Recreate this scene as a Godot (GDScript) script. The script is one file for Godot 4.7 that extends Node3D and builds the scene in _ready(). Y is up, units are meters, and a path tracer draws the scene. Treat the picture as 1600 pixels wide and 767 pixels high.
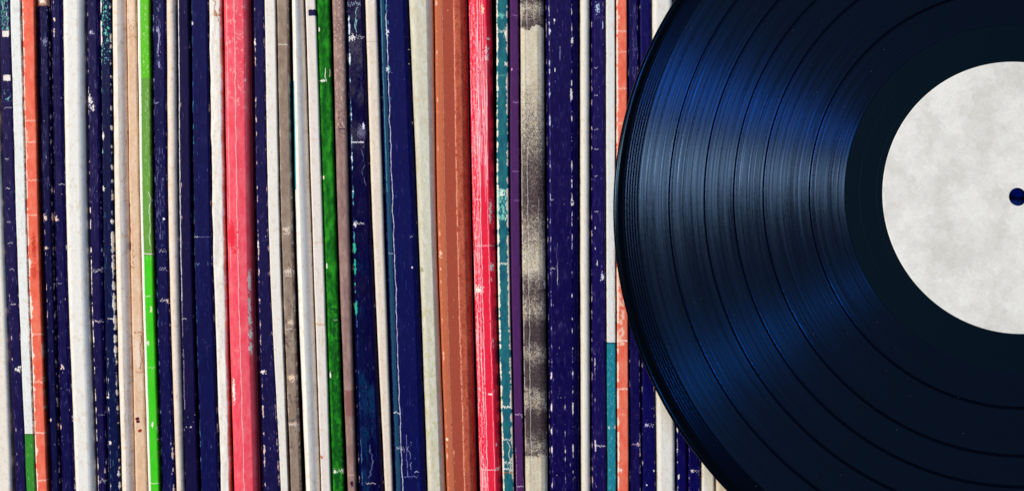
extends Node3D
# Old record sleeves standing on a shelf, spines towards us, with one vinyl record leaning against them.
# Measures were read off the photograph in its own pixels (1600 x 767) and turned to metres on the plane of the spines (0.25 mm a pixel).

const PX := 0.00025
const EYE := 0.55
const SHELF_Y := -0.1330
const TOP_Y := 0.1760
const DEPTH := 0.31
const AX := 1.55          # atlas pixels for one photograph pixel
const AW := 2048
const AH := 1220
const Y_FIRST := -10.0

var rng := RandomNumberGenerator.new()
var pixels := PackedByteArray()
var relief := PackedByteArray()
var fine := PackedByteArray()
var mid := PackedByteArray()
var wide := PackedByteArray()
var atlas_x := 2
var mats := {}
var wob := FastNoiseLite.new()
var atlas_material_colour: ImageTexture
var atlas_material_relief: ImageTexture


func _ready() -> void:
	# ---- camera, surroundings, lamps
	var cam := Camera3D.new()
	cam.name = "camera"
	cam.position = Vector3(0, 0, EYE)
	cam.fov = rad_to_deg(2.0 * atan(383.5 * PX / EYE))
	cam.near = 0.02
	cam.far = 20.0
	add_child(cam)
	cam.current = true
	var e := Environment.new()
	e.background_mode = Environment.BG_COLOR
	e.background_color = Color(0.07, 0.07, 0.15)
	e.tonemap_mode = Environment.TONE_MAPPER_LINEAR
	e.tonemap_exposure = 1.05
	e.sdfgi_enabled = true
	e.ssao_enabled = true
	e.ssil_enabled = true
	var we := WorldEnvironment.new()
	we.name = "surroundings"
	we.environment = e
	add_child(we)
	lamp("window_lamp", Vector3(-1.90, 0.60, 1.70), Vector3(0.05, 0.0, 0.0), Vector2(0.80, 0.45), Color(1.0, 0.945, 0.84), 6.5)
	lamp("front_lamp", Vector3(-0.40, 0.53, 1.90), Vector3(0.05, 0.0, 0.0), Vector2(0.9, 0.14), Color(1.0, 0.945, 0.84), 1.35)
	lamp("high_lamp", Vector3(-0.28, 0.72, 1.55), Vector3(0.1, 0.0, 0.0), Vector2(0.30, 0.14), Color(0.16, 0.63, 1.0), 0.74)
	lamp("low_lamp", Vector3(-0.30, -0.31, 1.40), Vector3(0.1, 0.0, 0.0), Vector2(0.20, 0.08), Color(0.16, 0.70, 1.0), 0.30)

	# ---- the shelf
	rng.seed = 7
	make_shelf()
	make_noise()
	# ---- the sleeves
	var list := sleeves()
	for s in list:
		paint(s)
	bake_atlas()
	for s in list:
		build_sleeve(s)
	# ---- the record
	make_record()


func lamp(called: String, at: Vector3, to: Vector3, size: Vector2, c: Color, energy: float) -> void:
	var l := AreaLight3D.new()
	l.name = called
	l.area_size = size
	l.light_color = c
	l.light_energy = energy
	l.shadow_enabled = true
	l.area_range = 6.0
	add_child(l)
	l.look_at_from_position(at, to, Vector3.UP)


func tag(o: Node, label: String, category: String, group := "") -> void:
	o.set_meta("label", label)
	o.set_meta("category", category)
	if group:
		o.set_meta("group", group)


func put(called: String, m: Mesh, mat: Material, parent: Node) -> MeshInstance3D:
	var o := MeshInstance3D.new()
	o.name = called
	o.mesh = m
	o.material_override = mat
	parent.add_child(o, true)
	return o


func world_at(px: float, py: float, z := 0.0) -> Vector3:
	var k := PX * (EYE - z) / EYE
	return Vector3((px - 800.0) * k, (383.5 - py) * k, z)


# ------------------------------------------------------------------ shelf
func make_shelf() -> void:
	var m := StandardMaterial3D.new()
	var n := FastNoiseLite.new()
	n.seed = 3
	n.frequency = 0.02
	var t := NoiseTexture2D.new()
	t.noise = n
	t.width = 256
	t.height = 256
	var g := Gradient.new()
	g.set_color(0, Color(0.24, 0.15, 0.10))
	g.set_color(1, Color(0.36, 0.24, 0.16))
	t.color_ramp = g
	m.albedo_texture = t
	m.roughness = 0.6
	m.uv1_triplanar = true
	m.uv1_scale = Vector3(1.5, 12, 12)
	var b := BoxMesh.new()
	b.size = Vector3(0.8, 0.02, DEPTH + 0.09)
	var o := put("shelf", b, m, self)
	o.position = Vector3(0.05, SHELF_Y - 0.01, 0.05 - b.size.z / 2.0)
	o.set_meta("kind", "structure")


# ------------------------------------------------------------------ print and wear of the spines
func make_noise() -> void:
	for i in 3:
		var n := FastNoiseLite.new()
		n.seed = 11 + i
		n.noise_type = FastNoiseLite.TYPE_SIMPLEX_SMOOTH if i else FastNoiseLite.TYPE_VALUE
		n.frequency = [0.45, 0.07, 0.014][i]
		n.fractal_octaves = [2, 3, 4][i]
		var im := n.get_image(1024, 1024, false, false, true)
		im.convert(Image.FORMAT_L8)
		if i == 0: fine = im.get_data()
		elif i == 1: mid = im.get_data()
		else: wide = im.get_data()
	pixels.resize(AW * AH * 3)
	relief.resize(AW * AH)
	relief.fill(128)
	wob.seed = 21
	wob.frequency = 0.012
	wob.fractal_octaves = 3


func ns(a: PackedByteArray, x: int, y: int) -> float:
	return a[((y & 1023) << 10) | (x & 1023)] / 255.0


func dot(x: int, y: int, c: Color, k: float, h := 0) -> void:
	if y < 0 or y >= AH or x < 0 or x >= AW or k <= 0.0:
		return
	var i := (y * AW + x) * 3
	k = minf(k, 1.0)
	pixels[i] = int(lerpf(pixels[i], c.r * 255.0, k))
	pixels[i + 1] = int(lerpf(pixels[i + 1], c.g * 255.0, k))
	pixels[i + 2] = int(lerpf(pixels[i + 2], c.b * 255.0, k))
	if h:
		relief[y * AW + x] = clampi(relief[y * AW + x] + int(h * k), 0, 255)


func paint(s: Dictionary) -> void:
	var wpx: float = maxf(s.m[1] - s.m[0], s.t[1] - s.t[0])
	var w := int(ceil(wpx * AX))
	s.ax = atlas_x
	s.aw = w
	var x0 := atlas_x
	atlas_x += w + 3
	var ox := rng.randi() & 1023
	var oy := rng.randi() & 1023
	var base: Color = s.c
	var second: Color = s.get("c2", base.lightened(0.08))
	var is_dark := base.get_luminance() < 0.14 and base.g < 0.3
	if is_dark:
		base = Color(base.r * 0.62, base.g * 0.50, base.b * 0.90)
		second = Color(second.r * 0.75, second.g * 0.64, second.b * 0.92)
	var grain: float = 0.55 * s.get("grain", 0.10)
	var mott: float = s.get("mottle", 0.5)
	for y in AH:
		for x in range(-1, w + 2):
			var f := ns(fine, x + ox, y + oy) - 0.5
			var g := ns(mid, x + ox, y / 2 + oy)
			var v := ns(wide, x * 2 + ox, y + oy)
			var k := clampf((g * 0.45 + v * 0.55 - 0.5) * 2.2 * mott + 0.5 * mott, 0.0, 1.0)
			var c := base.lerp(second, k)
			var b := 1.0 + f * grain * 2.0
			var i := (y * AW + x0 + x) * 3
			pixels[i] = clampi(int(c.r * b * 255.0), 0, 255)
			pixels[i + 1] = clampi(int(c.g * b * 255.0), 0, 255)
			pixels[i + 2] = clampi(int(c.b * b * 255.0), 0, 255)
			relief[y * AW + x0 + x] = clampi(128 + int(f * 14.0 + (g - 0.5) * 44.0), 0, 255)
	if is_dark and s.z < 2.0:
		# handled card: hair scratches and rubbed ink on the dark prints, some sleeves more than others
		var much := rng.randf_range(0.25, 1.5)
		for m in [["patches", base.lerp(hexc("6c688c"), 0.22), 0.40 + 0.05 * much, 2, 0.0, 1.0, -10, 777], ["patches", base.lerp(hexc("c4bccc"), 0.5), 0.23 + 0.06 * much, 2, 0.0, 1.0, -10, 777], ["specks", 30 * much, base.lerp(hexc("b0acd0"), 0.6), 0.0, 1.0, -10, 777, 6], ["specks", 6 * much, hexc("e6e0e4"), 0.0, 1.0, -10, 777, 3], ["wear", 0.0, 0.8, 0.40 + 0.08 * much, hexc("d4c4c4")], ["wear", 1.0, 0.8, 0.40 + 0.06 * much, hexc("d4c4c4")]]:
			mark(m, x0, w, ox, oy)
	elif base.get_luminance() > 0.6:
		# yellowed paper: faint blotches and scuffs
		for m in [["patches", base.lerp(hexc("c8a884"), 0.25), 0.42, 1, 0.0, 1.0, -10, 777], ["patches", base.lerp(hexc("a89480"), 0.22), 0.38, 2, 0.0, 1.0, -10, 777], ["wear", 0.0, 0.7, 0.46, base.lerp(hexc("8c7464"), 0.5)], ["wear", 1.0, 0.7, 0.46, base.lerp(hexc("8c7464"), 0.5)]]:
			mark(m, x0, w, ox, oy)
	for m in s.get("marks", []):
		mark(m, x0, w, ox, oy)


func ay(py: float) -> int:
	return int((py - Y_FIRST) * AX)


# Each mark: its kind, then numbers: u runs 0..1 across the spine, y in pixels of the photograph.
func mark(m: Array, x0: int, w: int, ox: int, oy: int) -> void:
	match m[0]:
		"rect":      # u0 u1 y0 y1 colour raggedness
			var rag: float = m[6] if m.size() > 6 else 1.0
			for y in range(ay(m[3]) - 8, ay(m[4]) + 8):
				for x in range(-1, w + 2):
					var q := (ns(mid, x * 3 + ox, y + oy) - 0.5) * rag * 8.0
					var u := (x + q * 0.5) / w
					if u >= m[1] - 0.04 * float(m[1] <= 0) and u <= m[2] + 0.04 * float(m[2] >= 1) and y + q >= ay(m[3]) and y + q <= ay(m[4]):
						dot(x0 + x, y, (m[5] as Color) * (0.94 + 0.12 * ns(fine, x + ox, y + oy)), 0.96)
		"line":      # u y0 y1 width colour density wobble
			var wd: float = m[4] * 1.5
			var dens: float = m[6] if m.size() > 6 else 1.0
			var wobble: float = m[7] if m.size() > 7 else 1.0
			for y in range(ay(m[2]), ay(m[3])):
				var on := ns(mid, ox + 77 + int(m[1] * 300), y / 2 + oy) * 0.6 + ns(fine, ox + 9, y + oy) * 0.4
				if on > 0.25 + dens * 0.6:
					continue
				var cx: float = m[1] * w + (ns(mid, ox + 40 + int(m[1] * 700), y / 3 + oy) - 0.5) * 3.2 * wobble
				var here: float = wd * AX * (0.55 + 0.9 * ns(fine, ox + 5, y / 2 + oy))
				for x in range(int(cx - here), int(cx + here) + 2):
					dot(x0 + clampi(x, -1, w + 1), y, m[5], clampf(here * 0.5 + 0.5 - absf(x - cx), 0.0, 1.0), 30)
		"crack":     # y u0 u1 thickness colour jag
			var jag: float = m[6] if m.size() > 6 else 1.0
			for x in range(int(m[2] * w), int(m[3] * w) + 1):
				var cy := ay(m[1]) + (ns(mid, x * 4 + ox, oy + int(m[1])) - 0.5) * 8.0 * jag
				var th: float = m[4] * 1.25 * AX * (0.4 + 1.1 * ns(fine, x + ox, oy + int(m[1])))
				for y in range(int(cy - th) - 1, int(cy + th) + 2):
					dot(x0 + x, y, m[5], clampf(th * 0.5 + 0.5 - absf(y - cy), 0.0, 1.0), -40)
		"blob":      # u y rx ry colour raggedness
			var rg: float = m[6] if m.size() > 6 else 0.6
			var rx: float = m[3] * AX
			var ry: float = m[4] * AX
			var bx: float = m[1] * w
			var by := ay(m[2])
			for y in range(int(by - ry * 1.7), int(by + ry * 1.7) + 1):
				for x in range(maxi(-1, int(bx - rx * 1.7)), mini(w + 1, int(bx + rx * 1.7)) + 1):
					var d := sqrt(pow((x - bx) / rx, 2) + pow((y - by) / ry, 2))
					d += (ns(mid, x * 3 + ox, y * 2 + oy) - 0.5) * 2.2 * rg
					dot(x0 + x, y, m[5], clampf((1.0 - d) * 5.0, 0.0, 1.0), 24)
		"wear":      # u width density colour y0 y1: chips of bare board along a fold or an edge
			var ya := ay(m[5] if m.size() > 5 else -10.0)
			var yb := ay(m[6] if m.size() > 6 else 777.0)
			for y in range(ya, mini(yb, AH)):
				var amount := ns(mid, ox + int(m[1] * 500), y / 2 + oy) * 0.55 + ns(wide, ox + 200, y * 2 + oy) * 0.45
				var cut: float = (amount - (1.0 - m[3])) * 5.0
				if cut <= 0.0:
					continue
				var half: float = m[2] * AX * minf(cut, 1.0) * (0.35 + ns(fine, ox + 3, y / 2 + oy))
				var cx: float = m[1] * w + (ns(mid, ox + 60, y + oy) - 0.5) * 2.5
				for x in range(int(cx - half) - 1, int(cx + half) + 2):
					if x >= -1 and x <= w + 1:
						dot(x0 + x, y, m[4], clampf(half + 0.4 - absf(x - cx), 0.0, 1.0), -26)
		"specks":    # count colour u0 u1 y0 y1 length
			for k in int(m[1]):
				var sx := int(rng.randf_range(m[3], m[4]) * w)
				var sy := rng.randf_range(m[5], m[6])
				var ln := int(rng.randf_range(1.0, m[7] * AX))
				var a := rng.randf_range(0.35, 1.0)
				var sw := rng.randf() < 0.2
				for y in range(ay(sy), ay(sy) + ln):
					dot(x0 + clampi(sx + int((ns(mid, ox, y / 5 + oy) - 0.5) * 3.0), 0, w), y, m[2], a)
					if sw: dot(x0 + clampi(sx + 1, 0, w), y, m[2], a * 0.7)
		"dye":       # colour, [[y, amount] ...]: grains of ink whose density changes along the spine
			var stops: Array = m[2]
			var soft: float = m[3] if m.size() > 3 else 0.16
			for y in AH:
				for x in range(-1, w + 2):
					var py := y / AX + Y_FIRST + (ns(wide, x * 2 + ox + 500, y * 2 + oy) - 0.5) * 18.0
					var a: float = stops[0][1]
					for j in range(1, stops.size()):
						if py >= stops[j - 1][0]:
							a = lerpf(stops[j - 1][1], stops[j][1], clampf((py - stops[j - 1][0]) / (stops[j][0] - stops[j - 1][0]), 0.0, 1.0))
					var q := ns(fine, x * 2 + ox, y * 2 + oy) * 0.8 + ns(mid, x + ox, y + oy) * 0.2
					var al := clampf((a - q) / soft + 0.5, 0.0, 1.0)
					if al > 0.0:
						dot(x0 + x, y, m[1], al * 0.93)
		"patches":   # colour amount scale(0 mid,1 wide) u0 u1 y0 y1
			for y in range(ay(m[6]), mini(ay(m[7]), AH)):
				for x in range(int(m[4] * w) - 1, int(m[5] * w) + 2):
					var q := 0.0
					if m[3] == 0: q = ns(mid, x * 2 + ox, y + oy) * 0.6 + ns(fine, x + ox, y + oy) * 0.4
					elif m[3] == 1: q = ns(wide, x * 3 + ox + 300, y * 2 + oy) * 0.5 + ns(mid, x + ox, y + oy) * 0.5
					else: q = ns(fine, x * 2 + ox, y / 9 + oy) * 0.45 + ns(mid, x * 5 + ox, y / 3 + oy + 50) * 0.2 + ns(wide, x * 4 + ox, y * 2 + oy) * 0.35
					var al := clampf((q - (1.0 - m[2])) * 9.0, 0.0, 1.0)
					if al > 0.0 and x >= -1 and x <= w + 1:
						dot(x0 + x, y, m[1], al * 0.9)


func bake_atlas() -> void:
	print("atlas width used: ", atlas_x)
	atlas_material_colour = ImageTexture.create_from_image(Image.create_from_data(AW, AH, false, Image.FORMAT_RGB8, pixels))
	atlas_material_relief = ImageTexture.create_from_image(Image.create_from_data(AW, AH, false, Image.FORMAT_L8, relief))


func spine_material(rough: float, bump: float) -> StandardMaterial3D:
	var key := "%.2f %.3f" % [rough, bump]
	if not mats.has(key):
		var m := StandardMaterial3D.new()
		m.albedo_texture = atlas_material_colour
		m.roughness = rough
		m.metallic_specular = 0.17
		m.heightmap_enabled = true
		m.heightmap_texture = atlas_material_relief
		m.heightmap_scale = bump
		mats[key] = m
	return mats[key]


func plain(c: Color, rough := 0.75) -> StandardMaterial3D:
	var key := "plain " + c.to_html()
	if not mats.has(key):
		var m := StandardMaterial3D.new()
		m.albedo_color = c
		m.roughness = rough
		mats[key] = m
	return mats[key]


# ------------------------------------------------------------------ one sleeve
func edge(a: float, b: float, c: float, py: float) -> float:
	var s0 := (b - a) / 376.0
	var s1 := (c - b) / 391.0
	var sm := (c - a) / 767.0
	if py <= 0.0: return a + s0 * py
	if py >= 767.0: return c + s1 * (py - 767.0)
	if py < 376.0:
		var t := py / 376.0
		return hermite(a, b, s0 * 376.0, sm * 376.0, t)
	return hermite(b, c, sm * 391.0, s1 * 391.0, (py - 376.0) / 391.0)


func hermite(a: float, b: float, da: float, db: float, t: float) -> float:
	var t2 := t * t
	var t3 := t2 * t
	return (2 * t3 - 3 * t2 + 1) * a + (t3 - 2 * t2 + t) * da + (-2 * t3 + 3 * t2) * b + (t3 - t2) * db


func build_sleeve(s: Dictionary) -> void:
	var root := Node3D.new()
	root.name = "record_sleeve" if not has_node("record_sleeve") else "record_sleeve_%03d" % int(s.id)
	add_child(root)
	tag(root, s.l, "record sleeve", "record sleeves standing on the shelf")
	var foot := world_at((edge(s.t[0], s.m[0], s.b[0], 915.0) + edge(s.t[1], s.m[1], s.b[1], 915.0)) / 2.0, 915.0)
	root.position = Vector3(foot.x, SHELF_Y, 0)
	var zf: float = s.get("z", 0.0) * 0.0018
	var corner: float = s.get("r", 0.5) * 0.001
	var prof: Array = s.get("prof", [[0.0, 0.0], [1.0, 0.0]])
	var amp: float = s.get("wobble", 0.8)
	var inset := 0.65
	var wmm: float = (s.m[1] - s.m[0] - 2 * inset) * PX
	corner = minf(corner, wmm * 0.5)
	# stations across the spine
	var us: Array = []
	for k in [0.0, 0.02, 0.09, 0.22, 0.42, 0.7, 1.0]:
		us.append(k * corner / wmm)
		us.append(1.0 - k * corner / wmm)
	for k in 9:
		us.append((k + 1) / 10.0)
	for p in prof:
		for d in [-0.035, 0.0, 0.035]:
			if p[0] + d > 0.0 and p[0] + d < 1.0 and p[0] > 0.0 and p[0] < 1.0:
				us.append(p[0] + d)
	us.sort()
	var stations: Array = []
	for u in us:
		if stations.is_empty() or u - stations[-1] > 0.004:
			stations.append(u)
	stations[-1] = 1.0
	var dz: Array = []
	for u in stations:
		var z := 0.0
		for j in range(1, prof.size()):
			if u >= prof[j - 1][0] and u <= prof[j][0]:
				z = lerpf(prof[j - 1][1], prof[j][1], (u - prof[j - 1][0]) / maxf(prof[j][0] - prof[j - 1][0], 1e-5))
		var d: float = minf(u, 1.0 - u) * wmm
		var q := 0.0
		if d < corner:
			q = corner * (1.0 - sqrt(maxf(0.0, 1.0 - pow(1.0 - d / corner, 2.0))))
		dz.append(z * 0.001 - q)
	var rows := 72
	var seed_y: float = s.id * 97.0
	var lefts: Array = []
	var rights: Array = []
	var st := SurfaceTool.new()
	st.begin(Mesh.PRIMITIVE_TRIANGLES)
	var cols := stations.size() + 2
	var py_top := 383.5 - TOP_Y / PX
	py_top += s.get("low", 0.0)
	var py_bot := 383.5 - SHELF_Y / PX
	for r in rows + 1:
		var py := lerpf(py_top, py_bot, float(r) / rows)
		var xl := edge(s.t[0], s.m[0], s.b[0], py) + inset + amp * 0.45 * (1.0 + wob.get_noise_2d(py, seed_y))
		var xr := edge(s.t[1], s.m[1], s.b[1], py) - inset - amp * 0.45 * (1.0 + wob.get_noise_2d(py, seed_y + 40.0))
		lefts.append(xl)
		rights.append(xr)
		var sway := wob.get_noise_2d(py * 0.7, seed_y + 15.0) * 0.0005 * amp
		var y := (383.5 - py) * PX - SHELF_Y
		var v := (py - Y_FIRST) * AX / AH
		for c in cols:
			var k := clampi(c - 1, 0, stations.size() - 1)
			var u: float = stations[k]
			var z: float = zf + dz[k] + sway
			if c == 0 or c == cols - 1:
				z -= 0.004
			var crumple := 0.0
			if s.has("crumple"):
				crumple = (wob.get_noise_2d(py * 2.5, seed_y + u * 60.0)) * 0.001 * s.crumple
			st.set_uv(Vector2((s.ax + u * s.aw) / AW, v))
			st.add_vertex(Vector3((lerpf(xl, xr, u) - 800.0) * PX - foot.x, y, z + crumple))
	for r in rows:
		for c in cols - 1:
			var a := r * cols + c
			for i in [a, a + 1, a + cols, a + 1, a + cols + 1, a + cols]:
				st.add_index(i)
	st.generate_normals()
	put("spine", st.commit(), spine_material(s.get("rough", 0.55), s.get("bump", 0.006)), root)
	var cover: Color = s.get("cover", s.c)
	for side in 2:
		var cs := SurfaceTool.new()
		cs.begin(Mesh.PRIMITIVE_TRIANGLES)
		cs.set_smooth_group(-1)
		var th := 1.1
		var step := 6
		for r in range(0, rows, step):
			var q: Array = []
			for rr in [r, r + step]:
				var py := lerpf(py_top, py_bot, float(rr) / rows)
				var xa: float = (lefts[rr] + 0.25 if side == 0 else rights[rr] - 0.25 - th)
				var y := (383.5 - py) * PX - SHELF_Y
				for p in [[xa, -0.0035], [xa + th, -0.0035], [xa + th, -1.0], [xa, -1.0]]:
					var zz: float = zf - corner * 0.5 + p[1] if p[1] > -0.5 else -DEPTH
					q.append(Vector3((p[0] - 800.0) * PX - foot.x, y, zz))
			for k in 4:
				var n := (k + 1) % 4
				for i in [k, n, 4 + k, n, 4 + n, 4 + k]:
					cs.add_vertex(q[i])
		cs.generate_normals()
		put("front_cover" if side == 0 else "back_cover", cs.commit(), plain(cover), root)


# ------------------------------------------------------------------ the sleeves, from left to right
func hexc(h: String) -> Color:
	return Color.html(h)


func sleeves() -> Array:
	var chip := hexc("efe6da")
	var pink := hexc("e8c8b4")
	var pale := hexc("cfd2e2")
	var dull := hexc("6a6488")
	var aqua := hexc("7fd9c0")
	var navy := hexc("140b46")
	var ink := hexc("0d0838")
	var L: Array = []
	L.append({l = "cream sleeve cut by the lower left corner of the picture", t = [-40, -14], m = [-30, 0.5], b = [-12, 14], c = hexc("e6ddd0"), r = 1.6, z = -1.5})
	L.append({l = "dark violet sleeve with two white printed bars and mint scratches, second from left", t = [-8, 13], m = [2, 23.5], b = [19, 39], c = hexc("1c1344"), c2 = hexc("2a2150"), z = -0.6, r = 0.8, rough = 0.42, prof = [[0, -1.2], [0.2, -0.1], [0.25, 0], [1, 0]],
		marks = [["patches", aqua, 0.52, 0, 0.3, 0.85, -10, 46], ["patches", hexc("1f7f6c"), 0.5, 0, 0.2, 0.9, -10, 46], ["specks", 40, hexc("e8f6f0"), 0.35, 0.85, -5, 45, 9], ["rect", 0.3, 0.86, 47, 57, chip, 0.6], ["rect", 0.3, 0.9, 116, 126, chip, 0.6], ["patches", aqua, 0.45, 0, 0.4, 0.9, 140, 160],
			["crack", 168, 0.35, 0.95, 0.7, chip], ["crack", 248, 0.3, 0.6, 0.8, chip], ["crack", 294, 0.3, 0.6, 0.8, chip], ["crack", 347, 0.3, 0.6, 0.8, chip], ["crack", 380, 0.3, 0.7, 0.8, chip], ["crack", 421, 0.4, 0.75, 0.8, chip], ["crack", 476, 0.4, 0.75, 0.9, chip], ["blob", 0.75, 578, 5, 3, chip, 1.4], ["blob", 0.85, 574, 3, 2, chip, 1.4], ["wear", 0.3, 0.9, 0.45, chip, 430, 777], ["wear", 0.98, 0.7, 0.4, chip, 100, 777], ["specks", 40, dull, 0.25, 1, 0, 767, 10]]})
	L.append({l = "white sleeve with a green block at its foot, beside the leftmost orange one", t = [13.5, 31.5], m = [24, 41.5], b = [39.5, 55], c = hexc("e3e4df"), c2 = hexc("eeede8"), z = 0.1, cover = hexc("d8d4cc"),
		marks = [["rect", 0, 1, 678, 790, hexc("2f8226"), 0.4], ["crack", 679, 0, 1, 0.9, hexc("16380f"), 0.4], ["specks", 26, hexc("8fc070"), 0.05, 0.95, 685, 767, 6], ["rect", 0.3, 0.95, 12, 20, hexc("d3d3cf"), 1.0], ["line", 0.95, 0, 777, 0.5, hexc("7b756e"), 0.45], ["wear", 1.0, 0.8, 0.5, hexc("b88a70"), 560, 680], ["specks", 24, hexc("aba79f"), 0, 1, 0, 670, 6], ["crack", 358, 0, 0.8, 0.4, hexc("b9b4ac")]]})
	L.append({l = "leftmost orange sleeve, cracked across in places, with a worn pale left edge", t = [32, 52.5], m = [41.5, 60.5], b = [55.5, 73.5], c = hexc("e8614a"), c2 = hexc("f28a70"), mottle = 0.7, z = 0.2, cover = hexc("c9523e"),
		marks = [["wear", 0.03, 2.0, 0.68, hexc("f6d5c4")], ["wear", 0.1, 3.2, 0.50, hexc("f4b49c"), 60, 260], ["wear", 0.1, 4.0, 0.52, hexc("f6ded0"), 400, 777], ["crack", 189, 0.1, 0.95, 1.0, hexc("f8d8c6")], ["crack", 222, 0.1, 0.9, 1.0, hexc("f8d8c6")], ["crack", 281, 0.1, 1, 1.0, hexc("f8d8c6")], ["crack", 336, 0.1, 0.9, 1.0, hexc("f8d8c6")], ["crack", 522, 0, 1, 1.3, hexc("f8d8c6")], ["crack", 597, 0.1, 1, 1.4, hexc("f8d8c6"), 1.5], ["crack", 676, 0.1, 1, 1.6, hexc("f8d8c6")], ["crack", 750, 0.1, 1, 1.2, hexc("f8d8c6")], ["wear", 0.97, 1.0, 0.46, hexc("f8d8c6"), 480, 640], ["blob", 0.55, 385, 4, 18, hexc("c8402c"), 0.9], ["blob", 0.5, 425, 5, 12, hexc("d24a34"), 0.9]]})
	L.append({l = "black sleeve with a tan torn top, right of the leftmost orange one", t = [53, 73.5], m = [61.5, 80], b = [74, 91], c = ink, c2 = hexc("241c4a"), z = -0.7, rough = 0.4, r = 0.9, prof = [[0, -0.9], [0.35, 0], [0.8, -0.2], [1, -0.9]],
		marks = [["rect", 0, 1, -10, 7.5, hexc("c08c6c"), 1.4], ["blob", 0.45, 0, 5, 4, chip, 0.9], ["wear", 0.95, 1.3, 0.50, pink, 60, 777], ["wear", 0.3, 1.2, 0.48, pink, 320, 520], ["blob", 0.35, 340, 3, 5, pink, 1.2], ["blob", 0.35, 388, 4, 3, pink, 1.2], ["blob", 0.3, 657, 2, 3.4, pink, 0.4], ["specks", 110, hexc("55507c"), 0.1, 0.9, 0, 330, 14], ["specks", 30, pale, 0.1, 0.9, 0, 767, 5], ["blob", 0.6, 64, 4, 6, hexc("7a7a96"), 1.0]]})
	L.append({l = "black sleeve just left of the widest white one", t = [74, 94.5], m = [80.5, 101], b = [91.5, 114.5], c = hexc("0d0740"), c2 = hexc("1a1250"), z = -0.9, rough = 0.42, r = 0.9, prof = [[0, -0.6], [0.3, 0], [0.75, -0.1], [1, -0.9]],
		marks = [["wear", 0.25, 1.2, 0.45, chip, 0, 80], ["blob", 0.3, 29, 2, 3, pink, 0.8], ["blob", 0.25, 47, 1.6, 3, pink, 0.8], ["blob", 0.15, 341, 4, 3, pink, 1.4], ["wear", 0.95, 0.7, 0.46, chip], ["crack", 288, 0.45, 0.95, 0.8, chip], ["crack", 443, 0.2, 0.5, 0.8, pale], ["blob", 0.05, 668, 2, 5, pink, 0.5], ["blob", 0.35, 574, 2.5, 4, pink, 1.2], ["specks", 90, hexc("5a5690"), 0.1, 0.9, 0, 767, 8], ["specks", 14, chip, 0, 0.9, 0, 767, 4]]})
	L.append({l = "widest plain white sleeve near the left, between two black pairs", t = [95, 130], m = [101, 135.5], b = [115, 148], c = hexc("e7e3db"), c2 = hexc("efece5"), z = 0.5, r = 2.2, grain = 0.05, cover = hexc("d6cfc4"), prof = [[0, -0.3], [0.15, 0], [0.7, 0], [1, -0.7]],
		marks = [["specks", 16, hexc("c4beb4"), 0.05, 0.95, 0, 767, 3]]})
	L.append({l = "black sleeve with a chipped left edge, right of the widest white one", t = [131, 153], m = [136, 158], b = [148.5, 166], c = hexc("160c42"), c2 = hexc("2c2450"), mottle = 0.6, z = -0.5, rough = 0.42, r = 0.8, prof = [[0, -0.7], [0.2, 0], [0.75, 0], [1, -0.6]],
		marks = [["wear", 0.1, 1.6, 0.50, chip], ["wear", 0.1, 1.6, 0.62, chip, 400, 777], ["blob", 0.35, 50, 3.5, 3, hexc("c8c4d4"), 1.4], ["blob", 0.2, 157, 4, 7, chip, 1.4], ["blob", 0.4, 168, 4, 4, chip, 1.5], ["crack", 423, 0.15, 0.95, 1.2, chip, 2.0], ["crack", 502, 0.3, 0.95, 1.2, chip, 1.5], ["crack", 649, 0.3, 0.9, 0.7, hexc("b8a8b0")], ["crack", 752, 0.1, 0.9, 1.5, chip, 2.4], ["wear", 0.92, 1.0, 0.44, chip, 250, 777], ["specks", 90, hexc("5c5680"), 0.1, 0.95, 0, 350, 14], ["blob", 0.8, 737, 1.6, 5, pink, 0.5]]})
	L.append({l = "black sleeve flaked with mint green at its top, left of a cream one", t = [153.5, 171.5], m = [158.5, 176], b = [166.5, 187], c = hexc("0b1040"), c2 = hexc("0a2440"), mottle = 0.7, z = -0.3, rough = 0.4, r = 0.7,
		marks = [["patches", hexc("2b9a7a"), 0.50, 0, 0.1, 0.9, -10, 60], ["patches", aqua, 0.45, 0, 0.1, 0.9, -10, 100], ["wear", 0.03, 2.4, 0.62, chip, -10, 70], ["wear", 0.05, 1.3, 0.45, aqua, 0, 240], ["wear", 0.94, 1.8, 0.50, chip], ["wear", 0.9, 2.6, 0.66, chip, 330, 560], ["blob", 0.1, 212, 2, 6, chip, 0.7], ["blob", 0.1, 294, 2, 4, chip, 0.7], ["crack", 498, 0.3, 0.9, 1.2, chip], ["wear", 0.2, 1.0, 0.50, chip, 560, 777], ["blob", 0.15, 621, 2, 2, chip, 0.8], ["blob", 0.2, 692, 2, 3, chip, 0.8], ["blob", 0.9, 740, 2, 5, chip, 1.0], ["specks", 50, hexc("3c6a84"), 0.1, 0.9, 0, 767, 10]]})
	L.append({l = "cream sleeve with a faintly creased spine, left of the narrow tan one", t = [172, 194.5], m = [177, 200], b = [187.5, 208.5], c = hexc("ead9c8"), c2 = hexc("f0e8de"), mottle = 0.7, z = 0.3, r = 2.2, bump = 0.012, cover = hexc("c8a68c"), crumple = 0.25, prof = [[0, -0.1], [0.45, 0], [1, -1.4]],
		marks = [["patches", hexc("d8bca4"), 0.34, 1, 0.55, 1.0, -10, 777], ["line", 0.8, 200, 330, 0.4, hexc("c09c84"), 0.6, 3.0], ["line", 0.5, 560, 660, 0.5, hexc("cfae98"), 0.6, 5.0], ["specks", 20, hexc("b99c88"), 0.4, 1, 0, 767, 5]]})
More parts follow.
